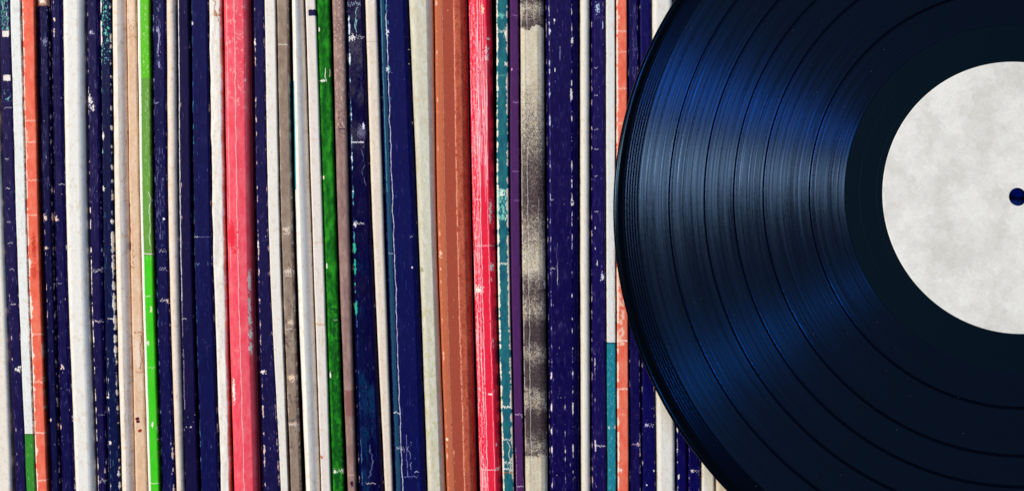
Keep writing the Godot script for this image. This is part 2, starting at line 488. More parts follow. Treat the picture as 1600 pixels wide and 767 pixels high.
	L.append({l = "narrow tan sleeve with torn paper and two dark red spots low down", t = [195, 212], m = [200.5, 218.5], b = [209, 230], c = hexc("dcb492"), c2 = hexc("e8cbb0"), mottle = 0.8, z = -0.2, r = 0.9, bump = 0.014, cover = hexc("9a6a50"),
		marks = [["blob", 0.45, 20, 5, 26, hexc("ecd0b4"), 0.7], ["patches", hexc("b07a58"), 0.40, 0, 0, 0.9, 30, 60], ["crack", 57, 0, 1, 0.5, hexc("a06c4e")], ["wear", 0.03, 1.0, 0.55, hexc("6e2a1e"), 310, 420], ["specks", 50, hexc("7c3a28"), 0.15, 0.4, 380, 420, 2], ["crack", 520, 0.2, 1, 0.9, hexc("8a543e")], ["blob", 0.45, 552, 5, 26, hexc("ecd2bc"), 0.5], ["line", 0.78, 524, 578, 0.8, hexc("8e5a44"), 1.0, 3.0], ["crack", 582, 0.3, 0.95, 0.8, hexc("9c664c"), 1.0], ["blob", 0.3, 654, 3.6, 2.4, hexc("54101a"), 0.25], ["blob", 0.34, 659, 3.4, 2.4, hexc("54101a"), 0.25], ["blob", 0.5, 673, 3.2, 2.6, hexc("94321f"), 0.4], ["line", 0.97, 0, 777, 0.5, hexc("b07c5c"), 0.8]]})
	L.append({l = "lime green sleeve with a white left margin", t = [212.5, 233.5], m = [218.5, 238], b = [230, 249], c = hexc("3fc81a"), c2 = hexc("52d830"), mottle = 0.5, grain = 0.05, z = 0.2, r = 0.7, rough = 0.4, cover = hexc("2f8a1c"),
		marks = [["rect", 0.1, 1, -10, 122, hexc("62bf26"), 0.4], ["rect", 0.1, 1, 122, 400, hexc("6a9a40"), 0.5], ["patches", hexc("b8d89a"), 0.42, 0, 0.45, 0.9, 5, 118], ["patches", hexc("96b878"), 0.36, 0, 0.5, 0.95, 125, 340], ["specks", 70, hexc("b4cc9c"), 0.45, 0.95, 125, 400, 12], ["line", 0.85, 300, 385, 0.8, hexc("dce8cc"), 0.8, 4.0], ["rect", -0.1, 0.22, -10, 790, hexc("f3f1ea"), 0.3], ["crack", 397, 0.1, 1, 1.4, chip, 0.6], ["crack", 463, 0.3, 0.7, 1.0, chip], ["blob", 0.75, 484, 2, 5, hexc("e8e2c0"), 0.7], ["blob", 0.35, 537, 3, 4, chip, 0.8], ["crack", 574, 0.2, 0.95, 0.6, hexc("d8ecc8")], ["blob", 0.55, 664, 2.4, 4, chip, 0.7], ["wear", 0.95, 1.4, 0.52, chip, 640, 720], ["crack", 755, 0.3, 1, 1.0, chip]]})
	L.append({l = "black sleeve scratched white near its top, right of the lime green one", t = [234, 256.5], m = [238.5, 260], b = [249.5, 272], c = hexc("0e0a44"), c2 = hexc("1d1650"), z = -0.8, rough = 0.4, r = 0.8,
		marks = [["specks", 60, hexc("b8b6d0"), 0.3, 0.65, 0, 105, 10], ["line", 0.5, 45, 105, 1.6, hexc("9c98b8"), 0.62, 3.0], ["specks", 90, hexc("8a88b0"), 0.15, 0.8, 230, 370, 12], ["wear", 0.08, 1.0, 0.5, hexc("a8b4d0")], ["crack", 160, 0, 0.4, 0.9, pale], ["crack", 392, 0.3, 0.9, 0.9, chip, 2.0], ["crack", 420, 0.3, 0.9, 0.9, chip, 2.0], ["crack", 469, 0.3, 0.95, 1.3, chip, 2.0], ["blob", 0.9, 472, 2, 4, pink, 1.2], ["blob", 0.75, 342, 2, 2.4, chip, 0.4], ["wear", 0.8, 1.0, 0.45, chip, 560, 777], ["wear", 0.9, 2.0, 0.55, pink, 700, 777], ["specks", 50, hexc("57548c"), 0.1, 0.95, 0, 767, 8]]})
	L.append({l = "narrow cream sleeve between a scratched black and a white-lined violet one", t = [257, 273.5], m = [260.5, 277.5], b = [272.5, 287], c = hexc("e2cfbd"), c2 = hexc("eee2d4"), mottle = 0.7, z = 0.0, r = 1.9, bump = 0.012, cover = hexc("9c8070"), wobble = 0.9,
		marks = [["specks", 40, hexc("b39a88"), 0.2, 0.9, 0, 767, 3], ["patches", hexc("c9b09c"), 0.33, 1, 0.5, 1, -10, 777]]})
	L.append({l = "dark violet sleeve with a long white line down its left edge", t = [274.5, 294.5], m = [278, 299], b = [287.5, 309.5], c = hexc("160c3c"), c2 = hexc("1e1246"), z = -0.2, rough = 0.45, r = 0.7,
		marks = [["line", 0.1, -10, 470, 0.9, hexc("f0ece4"), 0.95, 0.5], ["line", 0.1, 470, 640, 0.5, hexc("c8c0c8"), 0.6, 0.5], ["wear", 0.2, 1.0, 0.47, pink, 150, 460], ["crack", 499, 0.1, 0.45, 0.9, chip], ["specks", 8, chip, 0.3, 0.9, 630, 680, 2], ["blob", 0.55, 667, 1.6, 1.2, chip, 0.4], ["specks", 40, hexc("54386c"), 0.2, 0.95, 0, 767, 4]]})
	L.append({l = "smooth dark blue sleeve left of the crumpled white one", t = [295, 323], m = [299.5, 329], b = [310.5, 341], c = hexc("0a0b48"), c2 = hexc("101252"), z = -0.8, rough = 0.48, r = 0.7, grain = 0.06, prof = [[0, -0.2], [0.12, 0], [0.9, 0], [1, -0.3]],
		marks = [["wear", 0.04, 0.7, 0.6, hexc("2f6c8c")], ["wear", 0.06, 1.2, 0.5, hexc("3f98a8"), 150, 240], ["blob", 0.04, 35, 2.2, 3.6, chip, 0.4], ["crack", 370, 0, 0.25, 0.9, chip, 0.3], ["crack", 370, 0.3, 1, 0.5, hexc("9aa0c0"), 0.3], ["crack", 413, 0.1, 0.3, 0.7, pale], ["line", 0.9, -10, 777, 0.4, hexc("06062a"), 0.9, 0.4], ["specks", 20, hexc("8a8cb8"), 0.1, 0.95, 0, 767, 2], ["specks", 60, hexc("232c6c"), 0.1, 0.95, 0, 767, 20]]})
	L.append({l = "crumpled white sleeve with tan stained edge, left of the coral red one", t = [324, 346.5], m = [330, 352.5], b = [342.5, 361], c = hexc("e9e1d6"), c2 = hexc("f1ece4"), mottle = 0.8, z = 0.2, r = 1.2, bump = 0.03, wobble = 2.6, crumple = 0.55, cover = hexc("8c5a4c"),
		marks = [["wear", 0.95, 2.2, 0.66, hexc("e3b594")], ["patches", hexc("c08a68"), 0.48, 1, 0.2, 1, -10, 26], ["line", 0.6, 0, 34, 0.7, hexc("8a5238"), 0.9, 5.0], ["crack", 24, 0, 1, 0.6, hexc("b08c74"), 2.0], ["wear", 0.02, 0.7, 0.5, hexc("7c7278"), 200, 480], ["line", 0.6, 90, 200, 0.3, hexc("d0bca8"), 0.6, 5.0]]})
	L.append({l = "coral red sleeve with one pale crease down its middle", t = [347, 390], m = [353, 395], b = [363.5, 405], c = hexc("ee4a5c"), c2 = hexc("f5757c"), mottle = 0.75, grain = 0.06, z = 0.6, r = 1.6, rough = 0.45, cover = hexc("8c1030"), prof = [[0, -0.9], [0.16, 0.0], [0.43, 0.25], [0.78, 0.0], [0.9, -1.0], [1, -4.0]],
		marks = [["line", 0.43, -10, 777, 0.6, hexc("fbd4cc"), 0.95, 1.0], ["line", 0.13, -10, 420, 0.7, hexc("f8a8a8"), 0.8, 0.5], ["line", 0.82, -10, 300, 0.4, hexc("f8a0a0"), 0.5, 0.5], ["patches", hexc("e8283c"), 0.40, 1, 0.1, 0.45, 340, 400], ["blob", 0.2, 368, 6, 22, hexc("ea2c40"), 0.5], ["patches", hexc("f89a98"), 0.42, 1, 0.1, 0.85, -10, 170], ["blob", 0.82, 125, 1.5, 3, hexc("f8d8d0"), 0.6], ["blob", 0.84, 440, 2.4, 18, hexc("f5e6da"), 0.7], ["blob", 0.83, 478, 2.2, 14, hexc("f5e6da"), 0.8], ["blob", 0.83, 500, 2.6, 10, hexc("f5e6da"), 0.8], ["blob", 0.84, 522, 3.0, 9, hexc("f5e6da"), 0.8], ["blob", 0.83, 543, 3.2, 9, hexc("f5e6da"), 0.7], ["blob", 0.12, 610, 2.6, 19, hexc("f5e6da"), 0.6], ["crack", 547, 0.2, 0.4, 0.5, hexc("f8c0b8")], ["specks", 18, hexc("f9d0c8"), 0.1, 0.9, 0, 767, 3]]})
	L.append({l = "black sleeve speckled along both edges, between coral red and white ones", t = [391, 411.5], m = [396.5, 419], b = [406, 437], c = hexc("1a1344"), c2 = hexc("241c4c"), z = -0.7, rough = 0.5, r = 0.7, prof = [[0, -1.6], [0.16, -0.1], [0.22, 0], [1, 0]],
		marks = [["wear", 0.2, 1.3, 0.54, pink], ["wear", 0.95, 0.9, 0.48, pink], ["blob", 0.2, 66, 2, 5, chip, 0.9], ["blob", 0.2, 382, 1.6, 6, chip, 0.9], ["blob", 0.28, 582, 3, 3, chip, 1.4], ["specks", 60, hexc("4c4470"), 0.25, 0.95, 0, 767, 7]]})
	L.append({l = "narrow white sleeve touching the narrow grey-brown one", t = [412, 430.5], m = [419, 438], b = [437.5, 451], c = hexc("e8e1d6"), c2 = hexc("eee9e0"), z = 0.3, r = 0.6, cover = hexc("a08c7c"), grain = 0.06,
		marks = [["crack", 377, 0.1, 0.9, 0.4, hexc("c4b4a4")], ["wear", 0.0, 0.8, 0.5, hexc("8a7c74"), 100, 300], ["wear", 0.05, 0.9, 0.62, hexc("4c90a0"), 655, 720], ["specks", 18, hexc("bcb0a4"), 0.1, 0.9, 0, 767, 4]]})
	L.append({l = "narrow grey-brown sleeve with scuffed pale bands across it", t = [431, 449.5], m = [438.5, 457], b = [453, 470], c = hexc("8a7466"), c2 = hexc("a2907e"), mottle = 0.9, grain = 0.14, z = 0.1, r = 0.7, cover = hexc("3a2c38"), bump = 0.014,
		marks = [["crack", 69.5, 0.05, 0.95, 1.1, hexc("e6dcd0"), 0.5], ["wear", 0.02, 0.7, 0.5, hexc("d8c8bc"), 0, 777], ["wear", 0.97, 0.9, 0.55, hexc("e4d4c6")], ["patches", hexc("6c5c58"), 0.42, 1, 0, 1, 380, 777], ["blob", 0.5, 358, 6, 4, hexc("d8c6b6"), 1.0], ["crack", 365, 0.2, 0.8, 1.0, hexc("e8d8cc")], ["blob", 0.5, 424, 6, 4, hexc("d8c6b6"), 1.0], ["crack", 431, 0.2, 0.8, 1.0, hexc("e8d8cc")], ["blob", 0.6, 504, 5, 4, hexc("d8c0ac"), 1.0], ["crack", 514, 0.1, 0.7, 1.0, hexc("e8d8cc")], ["blob", 0.5, 590, 6, 5, hexc("ecccae"), 1.0], ["crack", 663, 0, 1, 1.6, hexc("ecdcd0"), 1.5], ["blob", 0.7, 661, 4, 2.4, hexc("c8a89c"), 1.0]]})
	L.append({l = "white rounded sleeve with a cyan sliver on its left edge", t = [453, 472], m = [460, 484.5], b = [475, 498.5], c = hexc("ece6dc"), c2 = hexc("f2eee6"), grain = 0.04, z = 0.0, r = 2.8, cover = hexc("4a3850"), prof = [[0, 0], [0.35, 0], [1, -1.6]],
		marks = [["rect", -0.1, 0.12, 126, 296, hexc("1f9fae"), 0.2], ["specks", 8, hexc("c8beb4"), 0.1, 0.9, 0, 767, 3]]})
	L.append({l = "pinkish white sleeve with a small black printed bar at its top", t = [475, 493], m = [486.5, 505], b = [500, 517], c = hexc("e4d8cf"), c2 = hexc("ebe2da"), z = -0.4, r = 0.8, grain = 0.06, cover = hexc("4c3a50"),
		marks = [["rect", 0.25, 0.98, 14, 24, hexc("1b1440"), 0.2], ["crack", 217, 0.1, 1, 0.8, hexc("dcb4a8"), 0.5], ["crack", 379, 0.1, 1, 0.8, hexc("cfaa98")], ["blob", 0.4, 507, 8, 2.4, hexc("dcb898"), 0.8], ["line", 0.62, 514, 544, 0.5, hexc("c09a80"), 0.9, 3.0], ["blob", 0.15, 714, 2.4, 2.6, hexc("c05a48"), 0.9]]})
	L.append({l = "mossy dark green sleeve with a white chip near its top", t = [493.5, 514.5], m = [505.5, 525.5], b = [518.5, 538], c = hexc("0a5210"), c2 = hexc("2c9420"), mottle = 1.0, grain = 0.22, z = -0.2, r = 1.0, rough = 0.6, cover = hexc("0a3010"), bump = 0.014,
		marks = [["patches", hexc("084a10"), 0.42, 0, 0, 1, -10, 200], ["patches", hexc("0b4c18"), 0.56, 1, 0.25, 1, 470, 777], ["blob", 0.3, 126, 5, 2.4, chip, 0.8], ["line", 0.55, 106, 128, 0.9, chip, 1.0, 4.0], ["line", 0.85, 108, 120, 0.9, hexc("e8c8a8"), 1.0, 2.0], ["blob", 0.1, 45, 1.2, 4, chip, 0.5], ["blob", 0.06, 277, 2, 3.4, chip, 0.6], ["blob", 0.1, 415, 1.2, 5, chip, 0.5], ["blob", 0.12, 586, 2, 5, chip, 0.6], ["crack", 500, 0.6, 0.9, 0.7, hexc("d8ecd0")], ["crack", 737, 0.15, 0.95, 1.2, chip, 2.5], ["blob", 0.2, 737, 2, 4, chip, 1.2], ["blob", 0.9, 736, 2, 4, chip, 1.2]]})
	L.append({l = "mauve brown sleeve with one short black slit, right of the mossy green one", t = [516.5, 538], m = [526, 546.5], b = [541, 557], c = hexc("8a6a66"), c2 = hexc("a8887e"), mottle = 0.9, grain = 0.12, z = -0.5, r = 1.6, rough = 0.5, bump = 0.014, cover = hexc("301c38"),
		marks = [["patches", hexc("c4a89a"), 0.45, 0, 0.1, 0.9, -10, 200], ["crack", 201, 0.35, 0.85, 1.1, hexc("1c0c14"), 0.3], ["specks", 30, hexc("4c3038"), 0.2, 0.85, 180, 215, 5], ["rect", 0.1, 0.95, 610, 650, hexc("8a5c58"), 1.2], ["crack", 743, 0.2, 0.8, 0.8, hexc("d8b0a0")], ["blob", 0.5, 756, 4, 5, hexc("38142c"), 0.6], ["specks", 12, hexc("e0c0b0"), 0.1, 0.9, 600, 767, 3]]})
	L.append({l = "black sleeve with torn shiny plastic wrap and turquoise left edge", t = [539, 568.5], m = [547.5, 581], b = [559, 599], c = hexc("0a0636"), c2 = hexc("120c44"), z = -0.6, rough = 0.22, r = 0.8, bump = 0.03, crumple = 0.5, prof = [[0, -0.8], [0.1, 0], [0.85, 0], [1, -1.2]],
		marks = [["wear", 0.12, 1.3, 0.58, hexc("4aa8a8"), 0, 470], ["wear", 0.14, 0.9, 0.55, hexc("4878a0"), 470, 777], ["wear", 0.12, 1.8, 0.5, hexc("d8e8ec"), 0, 300], ["wear", 0.12, 2.2, 0.62, hexc("2fb088"), 380, 500], ["patches", hexc("2c2850"), 0.46, 0, 0.3, 0.95, 60, 160], ["crack", 6, 0.05, 0.8, 1.2, hexc("cfe0e4"), 3.0], ["crack", 57, 0.1, 0.95, 1.2, chip, 2.0], ["blob", 0.3, 58, 4, 4, chip, 1.4], ["line", 0.6, 10, 50, 0.8, hexc("aee0d8"), 0.8, 7.0], ["line", 0.5, 30, 45, 1.0, hexc("78c4b4"), 0.9, 4.0], ["blob", 0.65, 205, 8, 11, hexc("5c5876"), 0.7], ["blob", 0.75, 196, 2.6, 4, hexc("eceaf0"), 0.8], ["crack", 222, 0.1, 0.75, 1.6, hexc("f0eef0"), 0.8], ["line", 0.7, 228, 290, 0.6, hexc("8a86a4"), 0.6, 8.0], ["crack", 349, 0.15, 0.65, 1.2, chip, 1.4], ["blob", 0.2, 350, 2.6, 4, chip, 1.2], ["line", 0.5, 696, 750, 1.0, hexc("5c6488"), 0.7, 8.0], ["crack", 756, 0.3, 0.7, 0.9, hexc("e8dcc8"), 0.8], ["specks", 40, hexc("4c4c7c"), 0.2, 0.95, 0, 767, 6]]})
	L.append({l = "plain beige sleeve left of the widest dark blue one", t = [569, 589], m = [581.5, 601], b = [600, 614.5], c = hexc("e2d2c0"), c2 = hexc("eadfd2"), z = 0.0, r = 1.2, cover = hexc("4a3a4a"), mottle = 0.6, grain = 0.07,
		marks = [["crack", 64.5, 0, 1, 0.6, hexc("c09c88"), 0.3], ["patches", hexc("f2ece4"), 0.40, 1, 0, 1, -10, 64], ["specks", 20, hexc("c4ae9c"), 0.1, 0.9, 0, 767, 3]]})
	L.append({l = "widest dark blue sleeve with a jagged white line near its left edge", t = [589.5, 637], m = [601.5, 652.5], b = [615, 666.5], c = hexc("0a1050"), c2 = hexc("0c1456"), z = -0.3, rough = 0.5, r = 1.2, grain = 0.06, prof = [[0, -1.0], [0.1, 0.2], [0.24, 0], [0.85, -0.1], [1, -1.6]],
		marks = [["rect", 0.05, 0.19, -10, 790, hexc("1d4660"), 0.6], ["line", 0.08, -10, 300, 0.6, hexc("58a0a4"), 0.7, 0.5], ["line", 0.25, -10, 90, 0.8, hexc("7cc0b8"), 0.7, 2.0], ["line", 0.25, 20, 777, 0.75, hexc("ece8e6"), 0.95, 1.3], ["blob", 0.27, 50, 2.4, 5, hexc("e8ecec"), 1.2], ["blob", 0.25, 108, 3, 4, hexc("e8ecec"), 1.2], ["wear", 0.3, 1.6, 0.44, hexc("3f98a0"), 0, 160], ["crack", 396, 0.07, 0.22, 0.8, pale], ["blob", 0.8, 418, 1.8, 2.0, chip, 0.4], ["crack", 370, 0.76, 0.86, 0.7, pale], ["crack", 646, 0.05, 0.27, 1.4, hexc("e8e8ec"), 1.6], ["crack", 702, 0.1, 0.35, 1.2, hexc("e8e8ec"), 2.0], ["line", 0.42, 680, 745, 0.5, hexc("a8acd0"), 0.7, 2.0], ["line", 0.55, 690, 735, 0.5, hexc("c8ccdc"), 0.6, 7.0], ["crack", 745, 0.3, 0.75, 0.6, hexc("a8acd0"), 1.0], ["crack", 738, 0.66, 0.78, 1.0, hexc("d8dce8"), 1.0], ["blob", 0.97, 76, 1.4, 1.0, chip, 0.3], ["blob", 0.96, 99, 1.4, 1.0, chip, 0.3], ["specks", 30, hexc("7880b8"), 0.3, 0.95, 0, 767, 3], ["specks", 60, hexc("223080"), 0.3, 0.95, 0, 767, 16]]})
	L.append({l = "wide grey-beige cloth-like sleeve left of the rust orange one", t = [637.5, 677], m = [653, 683], b = [667, 696.5], c = hexc("c9c4ae"), c2 = hexc("d8d5c4"), mottle = 0.9, grain = 0.10, z = 0.3, r = 2.2, cover = hexc("5c5a50"), bump = 0.012, prof = [[0, 0], [0.7, 0.1], [1, -1.2]],
		marks = [["line", 0.96, -10, 777, 0.7, hexc("c88a44"), 0.9, 0.5], ["blob", 0.12, 421, 4, 4, hexc("a39c7c"), 0.6], ["specks", 30, hexc("a8a28c"), 0.1, 0.9, 0, 767, 3], ["patches", hexc("dce0d6"), 0.40, 1, 0.4, 0.9, 200, 500], ["patches", hexc("c2bd96"), 0.46, 1, 0, 1, 480, 777]]})
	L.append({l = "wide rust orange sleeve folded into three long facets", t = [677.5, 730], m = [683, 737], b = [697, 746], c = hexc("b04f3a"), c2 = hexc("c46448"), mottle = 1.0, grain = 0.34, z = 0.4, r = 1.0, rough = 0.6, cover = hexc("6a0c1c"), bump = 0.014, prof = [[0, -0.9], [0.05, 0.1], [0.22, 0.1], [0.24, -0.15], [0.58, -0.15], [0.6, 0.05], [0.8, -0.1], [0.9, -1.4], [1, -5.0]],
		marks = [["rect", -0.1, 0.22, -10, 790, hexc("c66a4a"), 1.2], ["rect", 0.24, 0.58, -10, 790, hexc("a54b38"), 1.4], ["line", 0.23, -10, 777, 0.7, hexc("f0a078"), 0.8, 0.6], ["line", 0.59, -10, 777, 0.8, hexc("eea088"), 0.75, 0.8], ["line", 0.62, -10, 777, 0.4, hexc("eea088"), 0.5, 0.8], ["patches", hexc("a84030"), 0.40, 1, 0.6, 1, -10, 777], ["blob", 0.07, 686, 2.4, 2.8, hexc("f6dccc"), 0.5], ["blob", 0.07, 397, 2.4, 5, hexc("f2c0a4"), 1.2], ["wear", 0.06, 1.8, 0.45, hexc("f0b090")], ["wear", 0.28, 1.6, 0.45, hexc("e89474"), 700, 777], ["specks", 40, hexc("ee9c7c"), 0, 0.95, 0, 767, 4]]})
	L.append({l = "bright red sleeve heavily scratched with white, left of the teal one", t = [731, 769], m = [738, 775], b = [749, 785], c = hexc("ec1f3c"), c2 = hexc("f23a52"), mottle = 0.5, grain = 0.06, z = 0.2, r = 1.8, rough = 0.35, cover = hexc("50082c"), prof = [[0, -0.9], [0.3, 0.0], [0.75, 0.1], [0.9, -1.0], [1, -3.5]],
		marks = [["patches", hexc("f49aa4"), 0.46, 0, 0, 0.3, -10, 777], ["specks", 130, hexc("fbd8d6"), 0.02, 0.32, -10, 767, 90], ["specks", 70, hexc("f8a8b0"), 0.3, 0.8, -10, 230, 110], ["specks", 40, hexc("fbdcd8"), 0.3, 0.75, 120, 250, 70], ["line", 0.36, -10, 777, 0.8, hexc("fbe2dc"), 0.8, 1.0], ["line", 0.68, 240, 777, 0.5, hexc("fbd0cc"), 0.85, 1.0], ["line", 0.48, -10, 150, 0.5, hexc("fbd0cc"), 0.7, 0.8], ["line", 0.58, -10, 130, 0.6, hexc("fbd0cc"), 0.7, 0.8], ["blob", 0.6, 14, 2.4, 6, hexc("f6d8b0"), 1.0], ["blob", 0.82, 60, 2, 3, chip, 0.8], ["blob", 0.74, 78, 3, 7, hexc("f8d0cc"), 1.2], ["blob", 0.74, 90, 3, 5, hexc("f8d0cc"), 1.2], ["blob", 0.8, 325, 2.2, 12, chip, 0.7], ["blob", 0.78, 340, 1.6, 10, chip, 0.7], ["crack", 384, 0.1, 0.95, 0.9, hexc("fbe0dc"), 0.8], ["blob", 0.8, 417, 3, 6, chip, 0.9], ["crack", 312, 0.1, 0.4, 0.8, hexc("fbe0dc")], ["blob", 0.15, 452, 7, 5, chip, 1.4], ["blob", 0.6, 616, 3.4, 2.0, hexc("fbe0dc"), 1.0], ["blob", 0.8, 694, 1.2, 3, hexc("fbe0dc"), 0.5], ["crack", 734, 0.1, 0.95, 0.9, hexc("fbe0dc"), 0.6], ["blob", 0.85, 732, 4, 2.4, hexc("f8ccc0"), 1.2], ["wear", 0.78, 1.4, 0.44, chip, 420, 640]]})
	L.append({l = "narrow teal sleeve with torn flaking edges, left of the purple one", t = [774.5, 794.5], m = [776, 796.5], b = [785, 804.5], c = hexc("17596a"), c2 = hexc("2a7a7c"), mottle = 0.8, z = -0.1, r = 0.7, rough = 0.5, cover = hexc("101238"), bump = 0.02,
		marks = [["wear", 0.05, 2.4, 0.64, hexc("f0e4d2"), -10, 777], ["wear", 0.93, 3.0, 0.62, hexc("ecd6c0"), -10, 777], ["wear", 0.06, 2.6, 0.80, hexc("f0e6d8"), 290, 460], ["wear", 0.92, 3.0, 0.66, hexc("ecd6c0"), 300, 777], ["wear", 0.06, 1.6, 0.70, hexc("ecd6c0"), 600, 777], ["blob", 0.45, 24, 4, 5, hexc("6cbcb0"), 1.2], ["crack", 49, 0.0, 0.95, 1.6, chip, 2.6], ["blob", 0.8, 52, 3, 7, chip, 1.0], ["crack", 118, 0.2, 0.9, 0.6, hexc("8ad0c8"), 1.6], ["blob", 0.85, 100, 3, 3, chip, 1.3], ["patches", hexc("8fdcc4"), 0.55, 0, 0.05, 0.75, 296, 345], ["blob", 0.4, 302, 5, 6, hexc("d4ead8"), 1.0], ["crack", 341, 0, 1, 1.2, hexc("dfe8d0")], ["crack", 412, 0, 1, 2.0, hexc("e8e2d4"), 1.2], ["crack", 636, 0, 1, 2.4, chip, 1.2], ["crack", 687, 0.1, 1, 1.2, chip, 1.2], ["crack", 724, 0, 1, 2.0, chip, 2.4], ["crack", 733, 0, 1, 2.0, chip, 1.6], ["crack", 739, 0.1, 1, 1.4, hexc("b0603c"), 0.8], ["line", 0.6, 690, 740, 1.0, hexc("e4cdb4"), 0.9, 4.0]]})
	L.append({l = "narrow plum purple sleeve", t = [796, 811], m = [797.5, 813.5], b = [805.5, 819.5], c = hexc("4a2258"), c2 = hexc("582c66"), grain = 0.08, z = 0.1, r = 0.6, rough = 0.5, cover = hexc("2a1040"),
		marks = [["wear", 0.95, 0.6, 0.5, hexc("c8a4cc")], ["crack", 24, 0.2, 0.95, 0.7, hexc("b478b8")], ["crack", 160, 0.3, 1, 0.8, hexc("c89ac8")], ["blob", 0.15, 109, 1.2, 2, hexc("e0c8e0"), 0.6], ["crack", 268, 0.2, 1, 0.7, hexc("b888bc")], ["crack", 313, 0.4, 1, 0.6, hexc("b888bc")], ["crack", 648, 0.1, 1, 0.9, hexc("dcc4d8"), 1.0], ["blob", 0.9, 650, 1.6, 2, chip, 1.0], ["crack", 760, 0.1, 1, 1.0, hexc("e4d0dc"), 0.6], ["line", 0.1, 700, 777, 0.4, hexc("c8a4cc"), 0.6], ["specks", 12, hexc("a878b0"), 0.1, 0.9, 0, 767, 2]]})
	L.append({l = "wide pale grey sleeve mottled with sooty black bands", t = [811.5, 851], m = [814, 853.5], b = [820, 857.5], c = hexc("cfc2a6"), c2 = hexc("e2d9c6"), mottle = 0.8, grain = 0.12, z = 0.1, r = 1.6, rough = 0.55, cover = hexc("241a3c"), bump = 0.012, prof = [[0, -0.3], [0.2, 0.1], [0.26, 0], [0.7, 0], [1, -1.3]],
		marks = [["dye", hexc("382a30"), [[0, 0.62], [14, 0.40], [26, 0.60], [40, 0.72], [44, 0.05], [90, 0.1], [160, 0.33], [225, 0.50], [262, 0.66], [315, 0.72], [352, 0.52], [375, 0.46], [400, 0.32], [420, 0.26], [432, 0.50], [455, 0.70], [470, 0.56], [483, 0.46], [496, 0.58], [510, 0.80], [530, 0.80], [545, 0.55], [556, 0.50], [570, 0.75], [600, 0.80], [612, 0.55], [628, 0.44], [638, 0.56], [650, 0.82], [672, 0.80], [690, 0.55], [698, 0.50], [708, 0.62], [716, 0.20], [777, 0.06]], 0.42], ["line", 0.27, -10, 130, 0.5, hexc("efe8dc"), 0.9, 0.8], ["line", 0.27, 230, 720, 0.5, hexc("efe6d8"), 0.8, 1.5], ["line", 0.72, 310, 450, 0.4, hexc("e8dccc"), 0.6, 1.0], ["line", 0.03, -10, 777, 0.7, hexc("d8ccc4"), 0.6, 0.5], ["blob", 0.95, 444, 2.0, 6, chip, 0.9], ["wear", 0.97, 1.2, 0.5, chip, 650, 680]]})
	L.append({l = "wide violet blue sleeve chipped white along both edges", t = [852, 905.5], m = [855, 905.5], b = [858.5, 907], c = hexc("120548"), c2 = hexc("180a50"), z = -0.4, rough = 0.4, r = 0.9, grain = 0.12, cover = hexc("120a4c"), prof = [[0, -1.0], [0.1, 0.1], [0.78, 0], [0.85, -0.3], [0.88, -2.4], [1, -2.6]],
		marks = [["wear", 0.09, 1.4, 0.62, hexc("b4bcd8"), -10, 200], ["wear", 0.09, 0.9, 0.50, hexc("c8c4d8"), 200, 777], ["wear", 0.07, 1.4, 0.5, chip, 560, 777], ["wear", 0.78, 1.4, 0.52, chip], ["blob", 0.79, 62, 2, 6, chip, 0.6], ["blob", 0.77, 147, 2.2, 9, chip, 0.6], ["blob", 0.8, 318, 2, 4, chip, 1.2], ["blob", 0.25, 31, 1.2, 3, chip, 0.6], ["blob", 0.26, 109, 1.2, 3, chip, 0.6], ["blob", 0.12, 48, 1.4, 2.6, chip, 0.6], ["line", 0.42, 72, 94, 0.5, pale, 0.9, 0.8], ["line", 0.3, 415, 445, 0.6, chip, 0.9, 1.0], ["wear", 0.52, 0.9, 0.52, chip, 590, 777], ["crack", 420, 0.08, 0.24, 1.0, chip, 1.4], ["crack", 312, 0.12, 0.2, 0.9, chip], ["line", 0.3, 380, 450, 0.4, hexc("9088b0"), 0.5, 2.0], ["specks", 30, chip, 0.1, 0.82, 0, 767, 5], ["specks", 110, hexc("3c2c84"), 0.1, 0.8, 0, 767, 10]]})
	L.append({l = "narrow rounded white sleeve between two violet blue ones", t = [906.5, 923], m = [906.5, 922.5], b = [908, 924], c = hexc("dfd7ca"), c2 = hexc("e8e2d8"), z = -0.5, r = 1.9, cover = hexc("2c2450"), grain = 0.06,
		marks = [["specks", 10, hexc("a89c90"), 0.1, 0.9, 0, 767, 2]]})
	L.append({l = "narrow violet blue sleeve with short white nicks, left of white and orange ones", t = [924, 946], m = [924, 946.5], b = [925, 948.5], c = hexc("1c1050"), c2 = hexc("241858"), z = -0.2, rough = 0.42, r = 0.6, cover = hexc("150a48"), prof = [[0, -1.6], [0.16, -0.4], [0.2, 0], [1, 0]],
		marks = [["blob", 0.45, 13, 3, 7, hexc("b8cce0"), 1.3], ["wear", 0.85, 1.4, 0.55, hexc("b8c0dc"), 0, 45], ["crack", 28, 0.2, 0.95, 0.6, hexc("8c88b4"), 2.0], ["crack", 106, 0.2, 0.45, 0.9, chip], ["crack", 149, 0.2, 0.45, 0.8, chip], ["crack", 202, 0.2, 0.5, 0.7, chip], ["crack", 233, 0.2, 0.5, 0.8, chip], ["crack", 275, 0.2, 0.4, 0.8, chip], ["crack", 331, 0.2, 0.5, 0.8, chip], ["blob", 0.25, 356, 0.9, 2.5, chip, 0.6], ["blob", 0.25, 388, 0.9, 2.5, chip, 0.6], ["blob", 0.4, 411, 1.2, 4, chip, 1.2], ["blob", 0.8, 433, 3, 5, hexc("d4d0e0"), 1.5], ["wear", 0.2, 0.8, 0.5, chip, 560, 640], ["crack", 697, 0.15, 0.95, 1.3, chip, 1.5], ["line", 0.2, 688, 706, 1.2, chip, 1.0, 1.0], ["line", 0.97, -10, 777, 0.4, hexc("7c4a7c"), 0.6, 0.4], ["specks", 60, hexc("443a80"), 0.2, 0.95, 0, 767, 8]]})
